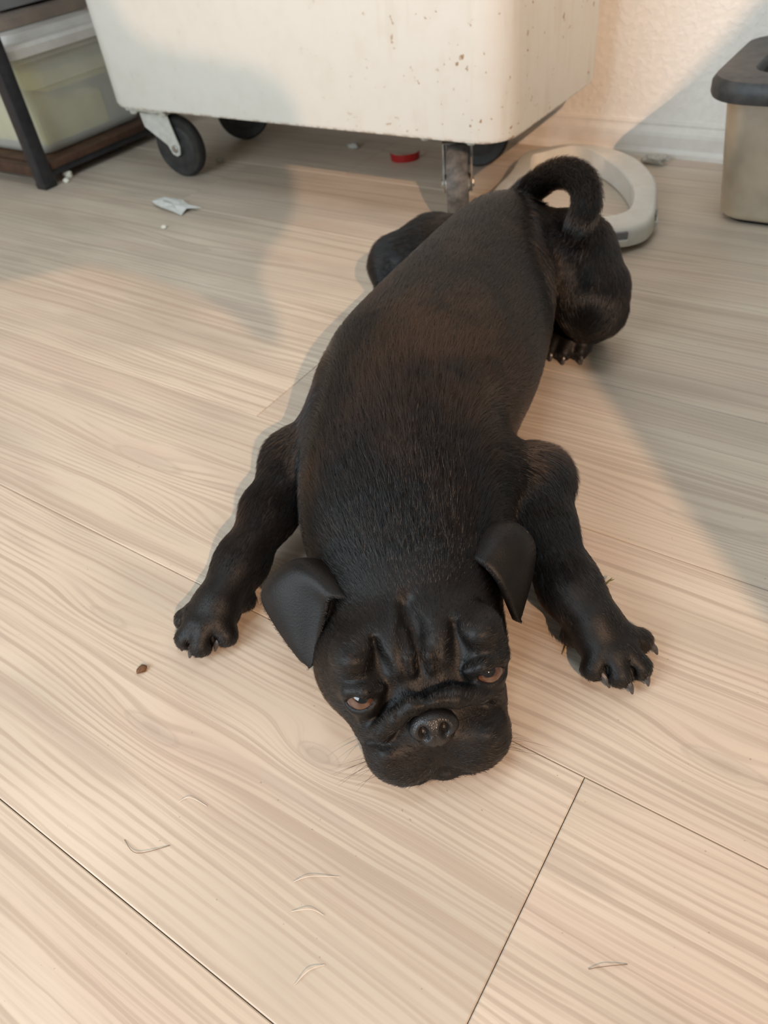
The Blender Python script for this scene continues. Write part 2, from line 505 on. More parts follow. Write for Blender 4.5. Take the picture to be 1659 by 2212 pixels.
# ------------------------------------------------------------------ trolley on casters
def cart():
    root = tag(empty('wheeled_trolley', (-0.93, 1.17, 0)),
               'large white enamelled metal trolley with rust spots standing on casters by the wall', 'trolley')
    X0, X1, Y0, Y1, ZB, ZT = -1.362, -0.503, 1.022, 1.40, 0.135, 0.78
    inv = Matrix.Translation(-root.location)
    bm = bmesh.new()
    r = 0.055

    def lp(inset, z, rr):
        return [(x, y, z) for x, y in round_rect(X0 + inset, Y0 + inset, X1 - inset, Y1 - inset, rr, 8)]
    loops = [lp(0.012, ZB, r - 0.012), lp(0.004, ZB + 0.003, r - 0.004), lp(0.0, ZB + 0.010, r), lp(0, 0.45, r), lp(0, ZT, r),
             lp(-0.012, ZT + 0.004, r + 0.012), lp(-0.014, ZT + 0.012, r + 0.014), lp(-0.008, ZT + 0.02, r + 0.008), lp(0.004, ZT + 0.012, r - 0.004),
             lp(0.006, ZT, r - 0.006), lp(0.006, ZB + 0.02, r - 0.006), lp(0.02, ZB + 0.012, r - 0.02)]
    loft(bm, loops)
    bm.transform(inv)
    b = bm_to('tub', bm, MAT['cart'], root, smooth=True)
    b.data.polygons.foreach_set('use_smooth', [len(p.vertices) == 4 for p in b.data.polygons])

    def caster(px, py, ang, style):
        """swivel caster; ang = rolling direction in the floor plane, pivot above (px, py)"""
        e = empty('caster')
        e.parent = root
        R = 0.0575 if style != 'front' else 0.0605
        w = 0.011 if style != 'front' else 0.0165
        off = 0.030
        d = Vector((math.cos(ang), math.sin(ang), 0))
        s = Vector((-d.y, d.x, 0))
        c = Vector((px, py, 0)) + d * off
        c.z = R
        fm = MAT['caster_paint'] if style == 'painted' else MAT['zinc'] if style == 'front' else MAT['hub']
        # wheel: tyre and hub
        bm = bmesh.new()
        lathe(bm, [(R - 0.020, -w * 0.72), (R - 0.005, -w), (R - 0.0012, -w * 0.65), (R, 0), (R - 0.0012, w * 0.65), (R - 0.005, w), (R - 0.020, w * 0.72)], c, s, 40)
        bm.transform(inv)
        tyre = bm_to('wheel', bm, MAT['grey_rubber'] if style == 'front' else MAT['rubber'], e, smooth=True)
        bm = bmesh.new()
        lathe(bm, [(0.006, -w * 1.35), (0.013, -w * 1.2), (0.016, -w * 0.82), (R - 0.021, -w * 0.78), (R - 0.0185, -w * 0.7), (R - 0.0185, w * 0.7),
                   (R - 0.021, w * 0.78), (0.016, w * 0.82), (0.013, w * 1.2), (0.006, w * 1.35)], c, s, 32)
        bm.transform(inv)
        bm_to('hub', bm, MAT['hub'] if style != 'front' else MAT['zinc'], e, smooth=True)
        # fork: two tapering cheeks, a crown and the swivel head
        bm = bmesh.new()
        t = 0.0028
        top = 0.121
        gap = w + 0.004
        pv = Vector((px, py, 0))
        for sg in (-1, 1):
            o0 = s * (gap * sg)
            o1 = s * ((gap + t) * sg)
            wf = 0.040 if style == 'painted' else 0.026
            pr = [pv - d * wf + Vector((0, 0, top)), pv + d * 0.030 + Vector((0, 0, top)), pv + d * 0.036 + Vector((0, 0, top - 0.03)),
                  c + d * 0.013 + Vector((0, 0, 0.004)), c + d * 0.009 + Vector((0, 0, -0.011)), c + Vector((0, 0, -0.015)), c - d * 0.010 + Vector((0, 0, -0.011)),
                  c - d * 0.016 + Vector((0, 0, 0.006)), pv - d * (wf - .004) + Vector((0, 0, top - 0.026))]
            loft(bm, [[p + o0 for p in pr], [p + o1 for p in pr]])
        pr = [pv - d * 0.026, pv + d * 0.030]
        cr = [pr[0] - s * (gap + t), pr[1] - s * (gap + t), pr[1] + s * (gap + t), pr[0] + s * (gap + t)]
        loft(bm, [[p + Vector((0, 0, top - 0.003)) for p in cr], [p + Vector((0, 0, top)) for p in cr]])
        bmesh.ops.bevel(bm, geom=list(bm.edges), offset=0.0007, segments=1, affect='EDGES')
        bm.transform(inv)
        bm_to('fork', bm, fm, e)
        bm = bmesh.new()
        lathe(bm, [(0.022, top), (0.026, top + 0.002), (0.026, top + 0.006), (0.022, top + 0.008)], pv, (0, 0, 1), 28)
        bm.transform(inv)
        bm_to('swivel_ring', bm, fm, e, smooth=True)
        # mounting plate with four bolts
        bm = bmesh.new()
        add_box(bm, (px - 0.052, py - 0.040, 0.1290), (px + 0.052, py + 0.040, 0.1342))
        bmesh.ops.bevel(bm, geom=list(bm.edges), offset=0.0012, segments=1, affect='EDGES')
        bm.transform(inv)
        bm_to('mounting_plate', bm, MAT['caster_paint'] if style != 'dark' else MAT['hub'], e)
        for sx in (-1, 1):
            for sy in (-1, 1):
                bm = bmesh.new()
                lathe(bm, [(0.0075, 0.1292), (0.0075, 0.1235), (0.0055, 0.1215)], (px + sx * 0.041, py + sy * 0.030, 0), (0, 0, 1), 6)
                bm.transform(inv)
                bm_to('bolt', bm, MAT['caster_paint'] if style != 'dark' else MAT['hub'], e)
        # axle
        bm = bmesh.new()
        lathe(bm, [(0.006, -gap - 0.006), (0.0075, -gap - 0.005), (0.0075, -gap - t), (0.004, -gap), (0.004, gap), (0.0075, gap + t), (0.0075, gap + 0.005), (0.006, gap + 0.006)],
              c, s, 8)
        bm.transform(inv)
        bm_to('axle', bm, MAT['zinc'] if style != 'dark' else MAT['hub'], e)
    caster(-1.277, 1.079, math.radians(5), 'painted')
    caster(-0.622, 1.098, math.radians(-62), 'front')
    caster(-1.255, 1.325, math.radians(215), 'dark')
    caster(-0.668, 1.318, math.radians(196), 'dark')


cart()


# ------------------------------------------------------------------ steel bin by the wall
def steel_bin():
    root = tag(empty('waste_bin', (-0.13, 1.31, 0)), 'brushed steel waste bin with black plastic rim and dark opening', 'waste bin')
    inv = Matrix.Translation(-root.location)

    def lp(x0, y0, x1, y1, r, z):
        return [(x, y, z) for x, y in round_rect(x0, y0, x1, y1, r, 8)]
    bm = bmesh.new()
    loft(bm, [lp(-.232, 1.205, .02, 1.415, .034, 0.006), lp(-.236, 1.201, .024, 1.419, .036, 0.010), lp(-.237, 1.2, .025, 1.42, .036, 0.016),
              lp(-.256, 1.186, .040, 1.430, .038, 0.172)])
    bm.transform(inv)
    o = bm_to('body', bm, MAT['steel'], root, smooth=True)
    o.data.polygons.foreach_set('use_smooth', [len(p.vertices) == 4 for p in o.data.polygons])
    bm = bmesh.new()
    loft(bm, [lp(-.226, 1.211, .014, 1.409, .034, 0.0), lp(-.229, 1.208, .017, 1.412, .034, 0.007)])
    bm.transform(inv)
    bm_to('foot_ring', bm, MAT['bin_dark'], root)
    bm = bmesh.new()
    z0, z1 = 0.171, 0.199
    loft(bm, [lp(-.256, 1.186, .040, 1.430, .036, z0), lp(-.276, 1.166, .052, 1.438, .055, z0 + .001), lp(-.2785, 1.1635, .0545, 1.4395, .057, z0 + .006),
              lp(-.2785, 1.1635, .0545, 1.4395, .057, z1 - .008), lp(-.274, 1.168, .050, 1.437, .054, z1 - .001), lp(-.268, 1.174, .046, 1.433, .05, z1),
              lp(-.230, 1.214, -.012, 1.398, .03, z1 + 0.001), lp(-.226, 1.218, -.016, 1.394, .028, z1 - .003), lp(-.222, 1.222, -.020, 1.390, .026, z1 - .03),
              ], close_first=False, close_last=False)
    bm.transform(inv)
    bm_to('rim', bm, MAT['bin_black'], root, smooth=True)
    bm = bmesh.new()
    loft(bm, [lp(-.224, 1.220, -.018, 1.392, .027, z1 - .012), lp(-.212, 1.232, -.030, 1.380, .024, z1 - .09)], close_first=False)
    bm.transform(inv)
    bm_to('liner', bm, MAT['bin_dark'], root)


steel_bin()


# ------------------------------------------------------------------ white plastic ring behind the dog
def catmull(pts, n, closed=True):
    pts = [Vector(p) for p in pts]
    m = len(pts)
    out = []
    segs = m if closed else m - 1
    for i in range(segs):
        if closed:
            p0, p1, p2, p3 = pts[i - 1], pts[i], pts[(i + 1) % m], pts[(i + 2) % m]
        else:
            p0, p1, p2, p3 = pts[max(i - 1, 0)], pts[i], pts[i + 1], pts[min(i + 2, m - 1)]
        for k in range(n):
            t = k / n
            out.append(0.5 * ((2 * p1) + (p2 - p0) * t + (2 * p0 - 5 * p1 + 4 * p2 - p3) * t * t + (3 * p1 - p0 - 3 * p2 + p3) * t ** 3))
    if not closed:
        out.append(pts[-1])
    return out


def ring():
    outer = [(-.583, 1.205), (-.600, 1.288), (-.588, 1.325), (-.528, 1.368), (-.468, 1.367), (-.406, 1.333), (-.350, 1.26), (-.3215, 1.187),
             (-.300, 1.105), (-.310, 1.060), (-.352, 1.031), (-.440, 1.005), (-.520, 1.03), (-.570, 1.11)]
    inner = [(-.545, 1.205), (-.576, 1.284), (-.566, 1.308), (-.526, 1.354), (-.468, 1.322), (-.420, 1.278), (-.382, 1.228), (-.357, 1.180),
             (-.343, 1.128), (-.350, 1.098), (-.378, 1.076), (-.445, 1.055), (-.50, 1.075), (-.535, 1.14)]
    c = Vector((-.447, 1.185, 0))
    O = catmull([(x, y, 0) for x, y in outer], 6)
    I = catmull([(x, y, 0) for x, y in inner], 6)
    root = tag(empty('plastic_ring', c), 'white plastic horseshoe-like ring frame lying on the floor behind the dog tail', 'plastic ring')

    def lp(f, z):   # f = 0 outer, 1 inner
        return [(a.x + (b.x - a.x) * f - c.x, a.y + (b.y - a.y) * f - c.y, z) for a, b in zip(O, I)]
    bm = bmesh.new()
    h = 0.036
    loops = [lp(0.05, 0.009), lp(0.0, 0.0095), lp(0.0, h - .009), lp(0.03, h - .004), lp(0.10, h - .001), lp(0.18, h), lp(0.96, h), lp(1.0, h - .002), lp(1.0, 0.002),
             lp(0.95, 0.002), lp(0.94, h - .004), lp(0.12, h - .006)]
    rings = loft(bm, loops, False, False)
    n = len(rings[0])
    for k in range(n):
        bm.faces.new((rings[-1][k], rings[-1][(k + 1) % n], rings[0][(k + 1) % n], rings[0][k]))
    bm_to('frame', bm, MAT['plastic_white'], root, smooth=True)
    # skirt reaching the floor on the dog's side, latch tabs
    bm = bmesh.new()
    sk = [O[i] for i in range(61, 80)]
    loft(bm, [[(p.x - c.x, p.y - c.y, z) for p in sk] + [(p.x - c.x + (c.x - p.x) * .06, p.y - c.y + (c.y - p.y) * .06, z) for p in sk[::-1]] for z in (0.0, 0.012)])
    bmesh.ops.triangulate(bm, faces=[f for f in bm.faces if len(f.verts) > 4])
    bm_to('skirt', bm, MAT['plastic_white'], root)
    for i, dz in ((57, 0.020), (46, 0.022)):
        p = O[i]
        tn = (O[i + 1] - O[i - 1]).normalized()
        nm = Vector((tn.y, -tn.x, 0))
        if nm.dot(p - c) < 0:
            nm = -nm
        for nmn, mt, (z0, z1), wd, pr in (('latch_slot', MAT['grey_cloth'], (0.022, 0.032), 0.010, 0.0014), ('latch_tab', MAT['plastic_white'], (0.012, 0.021), 0.010, 0.0045)):
            bm = bmesh.new()
            q = [p + tn * wd - nm * 0.004, p - tn * wd - nm * 0.004, p - tn * wd + nm * pr, p + tn * wd + nm * pr]
            loft(bm, [[(v.x - c.x, v.y - c.y, z) for v in q] for z in (z0, z1)])
            bmesh.ops.bevel(bm, geom=list(bm.edges), offset=0.0008, segments=1, affect='EDGES')
            bm_to(nmn, bm, mt, root)


ring()


# ------------------------------------------------------------------ rack, storage box and what lies above it
def rack():
    root = tag(empty('metal_rack', (-1.515, 0.93, 0)), 'black metal rack with square posts and brown bottom shelf board', 'rack')
    ox, oy = root.location.x, root.location.y

    def bx(name, a, b, mat, bev=0.0015):
        return box_obj(name, (a[0] - ox, a[1] - oy, a[2]), (b[0] - ox, b[1] - oy, b[2]), mat, root, bev)
    X0, X1, Y0, Y1 = -2.35, -1.497, 0.912, 1.31
    w = 0.030
    for x in (X0, X1 - w):
        for y in (Y0, Y1 - w):
            bx('post', (x, y, 0.004), (x + w, y + w, 1.5), MAT['rack'], 0.003)
            bx('foot_cap', (x - .001, y - .001, 0.0), (x + w + .001, y + w + .001, 0.012), MAT['rubber'], 0.003)
    for z in (0.030, 0.55):
        bx('shelf_board', (X0 + 0.004, Y0 + 0.033, z), (X1 - 0.004, Y1 - 0.004, z + 0.014), MAT['shelf'], 0.002)
        bx('cross_bar', (X0 + w, Y0 + 0.006, z - 0.008), (X1 - w, Y0 + 0.026, z + 0.012), MAT['shelf'] if z < .1 else MAT['rack'], 0.002)
        bx('side_bar', (X1 - 0.022, Y0 + w, z - 0.013), (X1 - 0.008, Y1 - w, z), MAT['rack'], 0.002)


rack()


def storage_box():
    root = tag(empty('storage_box', (-1.78, 1.10, 0.044)), 'cloudy clear plastic storage box holding yellow fabric on the bottom rack shelf', 'storage box')
    X0, X1, Y0, Y1 = -2.04, -1.528, 0.960, 1.262
    o = root.location

    def lp(d, z, r=0.03):
        return [(x - o.x, y - o.y, z) for x, y in round_rect(X0 + d, Y0 + d, X1 - d, Y1 - d, r, 6)]
    bm = bmesh.new()
    loft(bm, [lp(0.022, 0.0005), lp(0.014, 0.004), lp(0.010, 0.012), lp(0.004, 0.120), lp(0.0, 0.122), lp(0.0, 0.168), lp(-.006, 0.170), lp(-.006, 0.180),
              lp(0.004, 0.180), lp(0.006, 0.124), lp(0.012, 0.016), lp(0.018, 0.006)])
    bm_to('tub', bm, MAT['clear'], root, smooth=False)
    bm = bmesh.new()
    loft(bm, [lp(-.004, 0.1805), lp(-.012, 0.1805), lp(-.013, 0.196), lp(-.008, 0.202), lp(0.018, 0.203), lp(0.030, 0.214), lp(0.05, 0.216)], close_first=False)
    bm_to('lid', bm, MAT['clear_rim'], root, smooth=False)
    # folded cloths seen through the side
    rr = random.Random(3)

    def cloth(name, mat, a, b, label, amp=0.010):
        bm = bmesh.new()
        nx, ny = 18, 14
        for zf in (1, 0):
            g = [[None] * (ny + 1) for _ in range(nx + 1)]
            for i in range(nx + 1):
                for j in range(ny + 1):
                    u, v = i / nx, j / ny
                    e = min(u, 1 - u, v, 1 - v) * 6
                    rd = min(1, e) ** 0.5
                    z = a[2] + (b[2] - a[2]) * ((0.72 + .28 * rd + amp * 8 * (math.sin(9 * u + 5 * v) * .4 + math.sin(13 * v - 4 * u) * .3) * .3) if zf else 0)
                    g[i][j] = bm.verts.new((a[0] + (b[0] - a[0]) * u, a[1] + (b[1] - a[1]) * v, z))
            for i in range(nx):
                for j in range(ny):
                    q = (g[i][j], g[i + 1][j], g[i + 1][j + 1], g[i][j + 1])
                    bm.faces.new(q if zf else q[::-1])
            if zf:
                top = g
            else:
                bot = g
        rim = lambda g: [g[i][0] for i in range(nx)] + [g[nx][j] for j in range(ny)] + [g[i][ny] for i in range(nx, 0, -1)] + [g[0][j] for j in range(ny, 0, -1)]
        ra, rb = rim(top), rim(bot)
        for k in range(len(ra)):
            bm.faces.new((ra[k], rb[k], rb[(k + 1) % len(ra)], ra[(k + 1) % len(ra)]))
        ob = bm_to(name, bm, mat, None, smooth=True)
        return tag(ob, label, 'cloth')
    cloth('folded_cloth', MAT['yellow'], (-2.01, 0.984, 0.0625), (-1.5425, 1.155, 0.150), 'yellow folded cloth filling the front of the clear storage box')
    cloth('folded_cloth', MAT['green_cloth'], (-2.00, 1.160, 0.0625), (-1.546, 1.236, 0.140), 'grey green folded cloth at the back of the clear storage box')
    cloth('folded_cloth', MAT['yellow'], (-1.99, 1.03, 0.152), (-1.545, 1.19, 0.200), 'upper yellow cloth just under the lid of the clear box')
    # bag and cloth lying on the lid
    cloth('folded_cloth', MAT['orange_cloth'], (-2.02, 1.00, 0.2610), (-1.60, 1.25, 0.284), 'tan cloth lying on the lid of the storage box', 0.02)
    cloth('soft_bag', MAT['grey_cloth'], (-2.05, 1.05, 0.288), (-1.64, 1.25, 0.42), 'dark grey soft bag lying above the storage box', 0.02)['category'] = 'bag'


storage_box()

# ------------------------------------------------------------------ the dog
# body: implicit surface (blended ellipsoids and tapered limbs) polygonised into one continuous mesh
def axis_steps(segs):
    out = [segs[0][0]]
    for a, b, h in segs:
        n = max(1, int(round((b - a) / h)))
        out += list(a + (b - a) * (np.arange(n) + 1) / n)
    return np.array(out, dtype=np.float32)


GX = axis_steps([(-0.665, -0.34, 0.0026), (-0.34, -0.02, 0.0019)])
GY = axis_steps([(0.155, 0.345, 0.0017), (0.345, 0.45, 0.0024), (0.45, 0.92, 0.0034)])
GZ = axis_steps([(-0.006, 0.125, 0.0019), (0.125, 0.250, 0.0028)])
FIELD = np.full((len(GX), len(GY), len(GZ)), 0.05, dtype=np.float32)


def window(lo, hi, m):
    sl = []
    for g, a, b in zip((GX, GY, GZ), lo, hi):
        i0 = max(0, int(np.searchsorted(g, a - m)) - 1)
        i1 = min(len(g), int(np.searchsorted(g, b + m)) + 1)
        sl.append(slice(i0, max(i1, i0 + 1)))
    p = np.stack(np.meshgrid(GX[sl[0]], GY[sl[1]], GZ[sl[2]], indexing='ij', copy=False), -1)
    return tuple(sl), p


def blend(sl, d, k, carve=False):
    cur = FIELD[sl]
    if carve:
        a, b = -cur, d
        h = np.clip(0.5 + 0.5 * (b - a) / k, 0, 1)
        FIELD[sl] = -(b + (a - b) * h - k * h * (1 - h))
    else:
        h = np.clip(0.5 + 0.5 * (cur - d) / k, 0, 1)
        FIELD[sl] = cur + (d - cur) * h - k * h * (1 - h)


def ellipsoid(c, r, k=0.01, axes=None, carve=False):
    c = np.array(c, dtype=np.float32)
    r = np.array(r, dtype=np.float32)
    m = float(r.max()) + k * 1.5 + 0.004
    sl, p = window(c, c, m)
    q = p - c
    if axes is not None:
        q = q @ np.array(axes, dtype=np.float32).T
    k0 = np.sqrt(((q / r) ** 2).sum(-1)) + 1e-6
    k1 = np.sqrt(((q / (r * r)) ** 2).sum(-1)) + 1e-6
    blend(sl, k0 * (k0 - 1) / k1, k, carve)


def limb(a, b, ra, rb, k=0.01, carve=False):
    a = np.array(a, dtype=np.float32)
    b = np.array(b, dtype=np.float32)
    m = max(ra, rb) + k * 1.5 + 0.004
    sl, p = window(np.minimum(a, b), np.maximum(a, b), m)
    ab = b - a
    t = np.clip(((p - a) @ ab) / float(ab @ ab + 1e-12), 0, 1)
    d = np.sqrt(((p - a - t[..., None] * ab) ** 2).sum(-1)) - (ra + (rb - ra) * t)
    blend(sl, d, k, carve)


def chain(pts, rad, k=0.01, carve=False):
    for i in range(len(pts) - 1):
        limb(pts[i], pts[i + 1], rad[i], rad[i + 1], k, carve)


COMB = []     # (point, direction) hints for the lie of the coat


def comb(pts, w=1.0):
    for a, b in zip(pts, pts[1:]):
        a, b = np.array(a, float), np.array(b, float)
        d = (b - a) / (np.linalg.norm(b - a) + 1e-9)
        n = max(2, int(np.linalg.norm(b - a) / 0.02))
        for i in range(n):
            COMB.append((a + (b - a) * (i + .5) / n, d * w))


# --- torso: stations x, y, z of the centre, half width, half height
SP = np.array([(-.212, .292, .054, .060, .052), (-.240, .330, .064, .074, .062), (-.272, .375, .076, .086, .073), (-.308, .435, .084, .088, .082),
               (-.335, .500, .088, .099, .086), (-.346, .560, .089, .101, .086), (-.358, .630, .091, .093, .085), (-.371, .700, .095, .081, .081),
               (-.382, .760, .099, .071, .074), (-.393, .800, .101, .057, .063), (-.400, .830, .099, .045, .050)])
for i in range(len(SP) - 1):
    for t in np.linspace(0, 1, 6)[:5 if i < len(SP) - 2 else 6]:
        i0, i3 = max(i - 1, 0), min(i + 2, len(SP) - 1)
        p0, p1, p2, p3 = SP[i0], SP[i], SP[i + 1], SP[i3]
        s = 0.5 * (2 * p1 + (p2 - p0) * t + (2 * p0 - 5 * p1 + 4 * p2 - p3) * t * t + (3 * p1 - p0 - 3 * p2 + p3) * t ** 3)
        d = (p2 - p1)[:3]
        d[2] = 0
        d /= np.linalg.norm(d)
        lat = np.array([d[1], -d[0], 0])
        zz = max(s[2], s[4] + 0.0)
        ellipsoid((s[0], s[1], zz), (s[3], s[3] * 0.9, s[4]), 0.006, [lat, d, (0, 0, 1)])
comb([tuple(p[:3] + np.array([0, 0, .06])) for p in SP])

# --- fore legs
FL = [(-.352, .450, .090), (-.403, .388, .060), (-.396, .335, .046), (-.387, .280, .034), (-.382, .243, .026)]
chain(FL, [.050, .029, .0230, .0200, .0195], 0.018)
ellipsoid((-.410, .392, .056), (.020, .028, .027), 0.016)
FR = [(-.240, .418, .086), (-.194, .463, .060), (-.170, .425, .052), (-.127, .387, .036), (-.100, .370, .028)]
chain(FR, [.042, .031, .0255, .0220, .0215], 0.016)
ellipsoid((-.200, .465, .054), (.024, .022, .026), 0.014)
comb(FL)
comb(FR)

# --- paws: pad, toes
TOES_L = [(-.4030, .2172, .0128), (-.3885, .2030, .0125), (-.3722, .2035, .0125), (-.3602, .2220, .0125)]
TOES_R = [(-.0640, .3800, .0130), (-.0565, .3560, .0128), (-.0665, .3425, .0128), (-.0855, .3390, .0128)]


def paw(base, toes, r=0.0105):
    cen = np.mean(np.array(toes), 0)
    base = np.array(base)
    mid = base * .52 + cen * .48
    mid[2] = 0.0185
    ellipsoid(mid, (.0235, .0235, .0165), 0.012)
    for t in toes:
        t = np.array(t)
        kn = mid * .50 + t * .50
        kn[2] = 0.0205
        chain([mid * .75 + t * .25 + np.array([0, 0, .002]), kn, t], [.0105, r * 1.02, r * .98], 0.0032)
    n = len(toes)
    for a, b in zip(toes, toes[1:]):
        a, b = np.array(a), np.array(b)
        g = (a + b) / 2
        q = mid * .45 + g * .55
        limb(q + np.array([0, 0, .012]), g + (g - mid) * .15 + np.array([0, 0, .002]), .0018, .0032, 0.003, carve=True)
    comb([base, cen])


paw(FL[-1], TOES_L)
paw(FR[-1], TOES_R)
# dew claw pad
ellipsoid((-.3665, .258, .014), (.006, .009, .008), 0.006)
ellipsoid((-.112, .358, .014), (.008, .008, .009), 0.006)

# --- hind legs
HR = [(-.360, .795, .100), (-.303, .790, .106), (-.274, .776, .084)]
chain(HR, [.055, .050, .044], 0.014)
ellipsoid((-.267, .772, .072), (.039, .042, .050), 0.012)
chain([(-.258, .785, .050), (-.266, .800, .026), (-.279, .768, .018)], [.030, .020, .0155], 0.010)
chain([(-.305, .805, .05), (-.302, .775, .02)], [.026, .016], 0.010)
TOES_H = [(-.2990, .7460, .0115), (-.2830, .7445, .0120), (-.2665, .7530, .0125)]
for t in TOES_H:
    chain([(-.281, .768, .018), (t[0], t[1] + .009, .0165), t], [.0125, .0105, .0098], 0.004)
HL = [(-.425, .795, .092), (-.502, .816, .074), (-.552, .802, .054)]
chain(HL, [.046, .042, .038], 0.014)
chain([(-.552, .788, .046), (-.540, .765, .022), (-.530, .735, .016)], [.032, .020, .017], 0.012)
comb(HR)
comb(HL)
comb([(-.258, .80, .10), (-.256, .75, .04)])

# --- tail
TAIL = [(-.392, .835, .135), (-.372, .828, .162), (-.3475, .8200, .183), (-.3225, .8084, .194), (-.2985, .7930, .194), (-.2840, .7760, .184), (-.2825, .7640, .169),
        (-.2870, .7600, .157)]
TL = [tuple(v) for v in catmull(TAIL, 4, closed=False)]
chain(TL, list(np.interp(np.arange(len(TL)) / 4.0, [0, 1, 2, 4, 6, 7], [.022, .014, .0125, .0130, .0120, .008])), 0.004)
comb(TL)

# --- head frame (x to the picture's right, y towards the nose, z up), origin between the eyes
HO = np.array([-.1689, .2338, .0675])
HX = np.array([.7603, .6448, .0784])
HY = np.array([.5715, -.7215, .3910])
HZ = np.array([-.3087, .2525, .9171])
HA = [HX, HY, HZ]


def H(x, y, z):
    return HO + HX * x + HY * y + HZ * z


def he(c, r, k=0.008, carve=False, rot=None):
    ax = HA
    if rot is not None:      # turn about the head's y (nose) axis
        ca, sa = math.cos(rot), math.sin(rot)
        ax = [HX * ca + HZ * sa, HY, -HX * sa + HZ * ca]
    ellipsoid(H(*c), r, k, ax, carve)


def hc(pts, rad, k=0.004, carve=False):
    if not hasattr(rad, '__len__'):
        rad = [rad] * len(pts)
    chain([H(*p) for p in pts], rad, k, carve)


he((-.007, -.056, -.006), (.073, .060, .054), 0.012)           # cranium
he((0, -.030, .012), (.056, .034, .034), 0.012)            # forehead
he((0, -.014, -.030), (.050, .030, .034), 0.012)           # face block
he((-.048, -.036, -.002), (.023, .030, .032), 0.012)
for s in (-1, 1):
    he((-.035 if s < 0 else .032, -.030, -.038), (.023, .036, .032), 0.012)     # cheek
    he((s * .043, -.013, .008), (.019, .018, .017), 0.008)      # brow boss
    he((s * .044, -.014, .028), (.016, .020, .012), 0.010)      # upper brow roll
    he((s * .026, .004, -.047), (.025, .021, .023), 0.008)      # flew
    he((s * .034, -.002, -.046), (.015, .019, .022), 0.008)
    he((s * .020, .010, -.055), (.018, .014, .015), 0.006)
    hc([(s * .044, .004, -.016), (s * .047, -.010, -.022)], [.006, .006], 0.007)     # under eye
    hc([(s * .014, .0135, -.033), (s * .034, .016, -.037), (s * .043, .008, -.037)], [.0045, .007, .006], 0.006)   # whisker pad roll
    hc([(s * .021, .0235, -.021), (s * .034, .0200, -.026), (s * .046, .010, -.029)], [.0022, .0028, .002], 0.004, True)
he((0, .000, -.040), (.034, .022, .022), 0.010)
he((0, -.014, -.058), (.036, .026, .014), 0.008)           # lower jaw
he((.002, .0085, -.0655), (.013, .011, .0060), 0.003)      # lower lip
# roll of skin over the nose
hc([(-.048, .002, -.026), (-.035, .014, -.020), (-.023, .019, -.009), (-.010, .020, -.001), (.004, .020, .001), (.018, .019, -.003), (.033, .013, -.009), (.047, .003, -.013)],
   [.0055, .0065, .0068, .0062, .0062, .0068, .0062, .005], 0.004)
# groove between nose roll and forehead
hc([(-.036, .008, -.006), (-.020, .010, .006), (0, .010, .012), (.020, .010, .010), (.034, .008, .004)], [.003, .0042, .005, .0042, .003], 0.006, True)
# hollow around the nose
hc([(-.018, .023, -.026), (-.013, .026, -.012), (0, .027, -.008), (.013, .026, -.012), (.018, .023, -.026)], .0028, 0.004, True)
# frown: a soft furrow up the forehead with two folds standing in it, shallow creases beside
hc([(0, .015, .010), (0, .006, .022), (0, -.010, .036), (-.002, -.028, .047)], [.0075, .0070, .0055, .003], 0.011, True)
hc([(-.006, .003, .012), (-.006, -.0005, .022), (-.006, -.0150, .0345)], [.0018, .0026, .0014], 0.005)
hc([(.006, .003, .011), (.007, -.0005, .021), (.009, -.0150, .0335)], [.0018, .0026, .0014], 0.005)
for s in (-1, 1):
    hc([(s * .024, .0075, .008), (s * .027, .0015, .020), (s * .028, -.012, .0325)], [.0032, .0034, .002], 0.008, True)
# middle line of the upper lip and the mouth corners
hc([(0, .026, -.034), (0, .026, -.046), (0, .022, -.058)], [.0016, .0022, .0022], 0.003, True)
hc([(-.040, .004, -.066), (-.022, .018, -.0645), (-.008, .0215, -.0600), (.002, .021, -.0585), (.012, .0205, -.0605), (.024, .017, -.0645), (.040, .004, -.066)], [.0016] * 7, 0.003, True)
# eyes: sockets and lids
EYE = {}
for s in (-1, 1):
    ec = np.array([s * .0425, -.0015, -.0005])
    er = .0128
    gz = np.array([s * .27, .80, .50])
    gz /= np.linalg.norm(gz)
    EYE[s] = (ec, er, gz)
    u = np.cross(gz, (0, 0, 1.0))
    u /= np.linalg.norm(u)
    v = np.cross(u, gz)
    he(tuple(ec), (er + .0022,) * 3, 0.004)
    he(tuple(ec + gz * .006), (er * .86,) * 3, 0.0025, True)
    lid = []
    for a in np.linspace(0, 2 * math.pi, 19):
        ca, sa = math.cos(a), math.sin(a)
        lid.append(tuple(ec + gz * (.0075 - .0028 * abs(ca) ** 3) + u * (ca * .0112) + v * (sa * (.0072 if sa > 0 else .0090))))
    hc(lid, .0021, 0.002)
    hc([(s * .029, .0060, .0065), (s * .040, .0085, .0095), (s * .052, .0025, .0085), (s * .058, -.008, .002)], [.0030, .0042, .0042, .003], 0.004)
comb([tuple(H(0, .02, -.02)), tuple(H(0, .0, .02)), tuple(H(0, -.03, .04)), tuple(H(0, -.10, .03))])
for s in (-1, 1):
    comb([tuple(H(s * .02, .02, -.04)), tuple(H(s * .05, -.01, -.04)), tuple(H(s * .055, -.06, -.03))])
    comb([tuple(H(s * .02, .0, .01)), tuple(H(s * .05, -.02, .01)), tuple(H(s * .055, -.06, .01))])

# nothing of the dog reaches below the floor
sl = np.s_[:, :, :]
FIELD[sl] = np.maximum(FIELD, (0.0004 - GZ)[None, None, :].astype(np.float32))


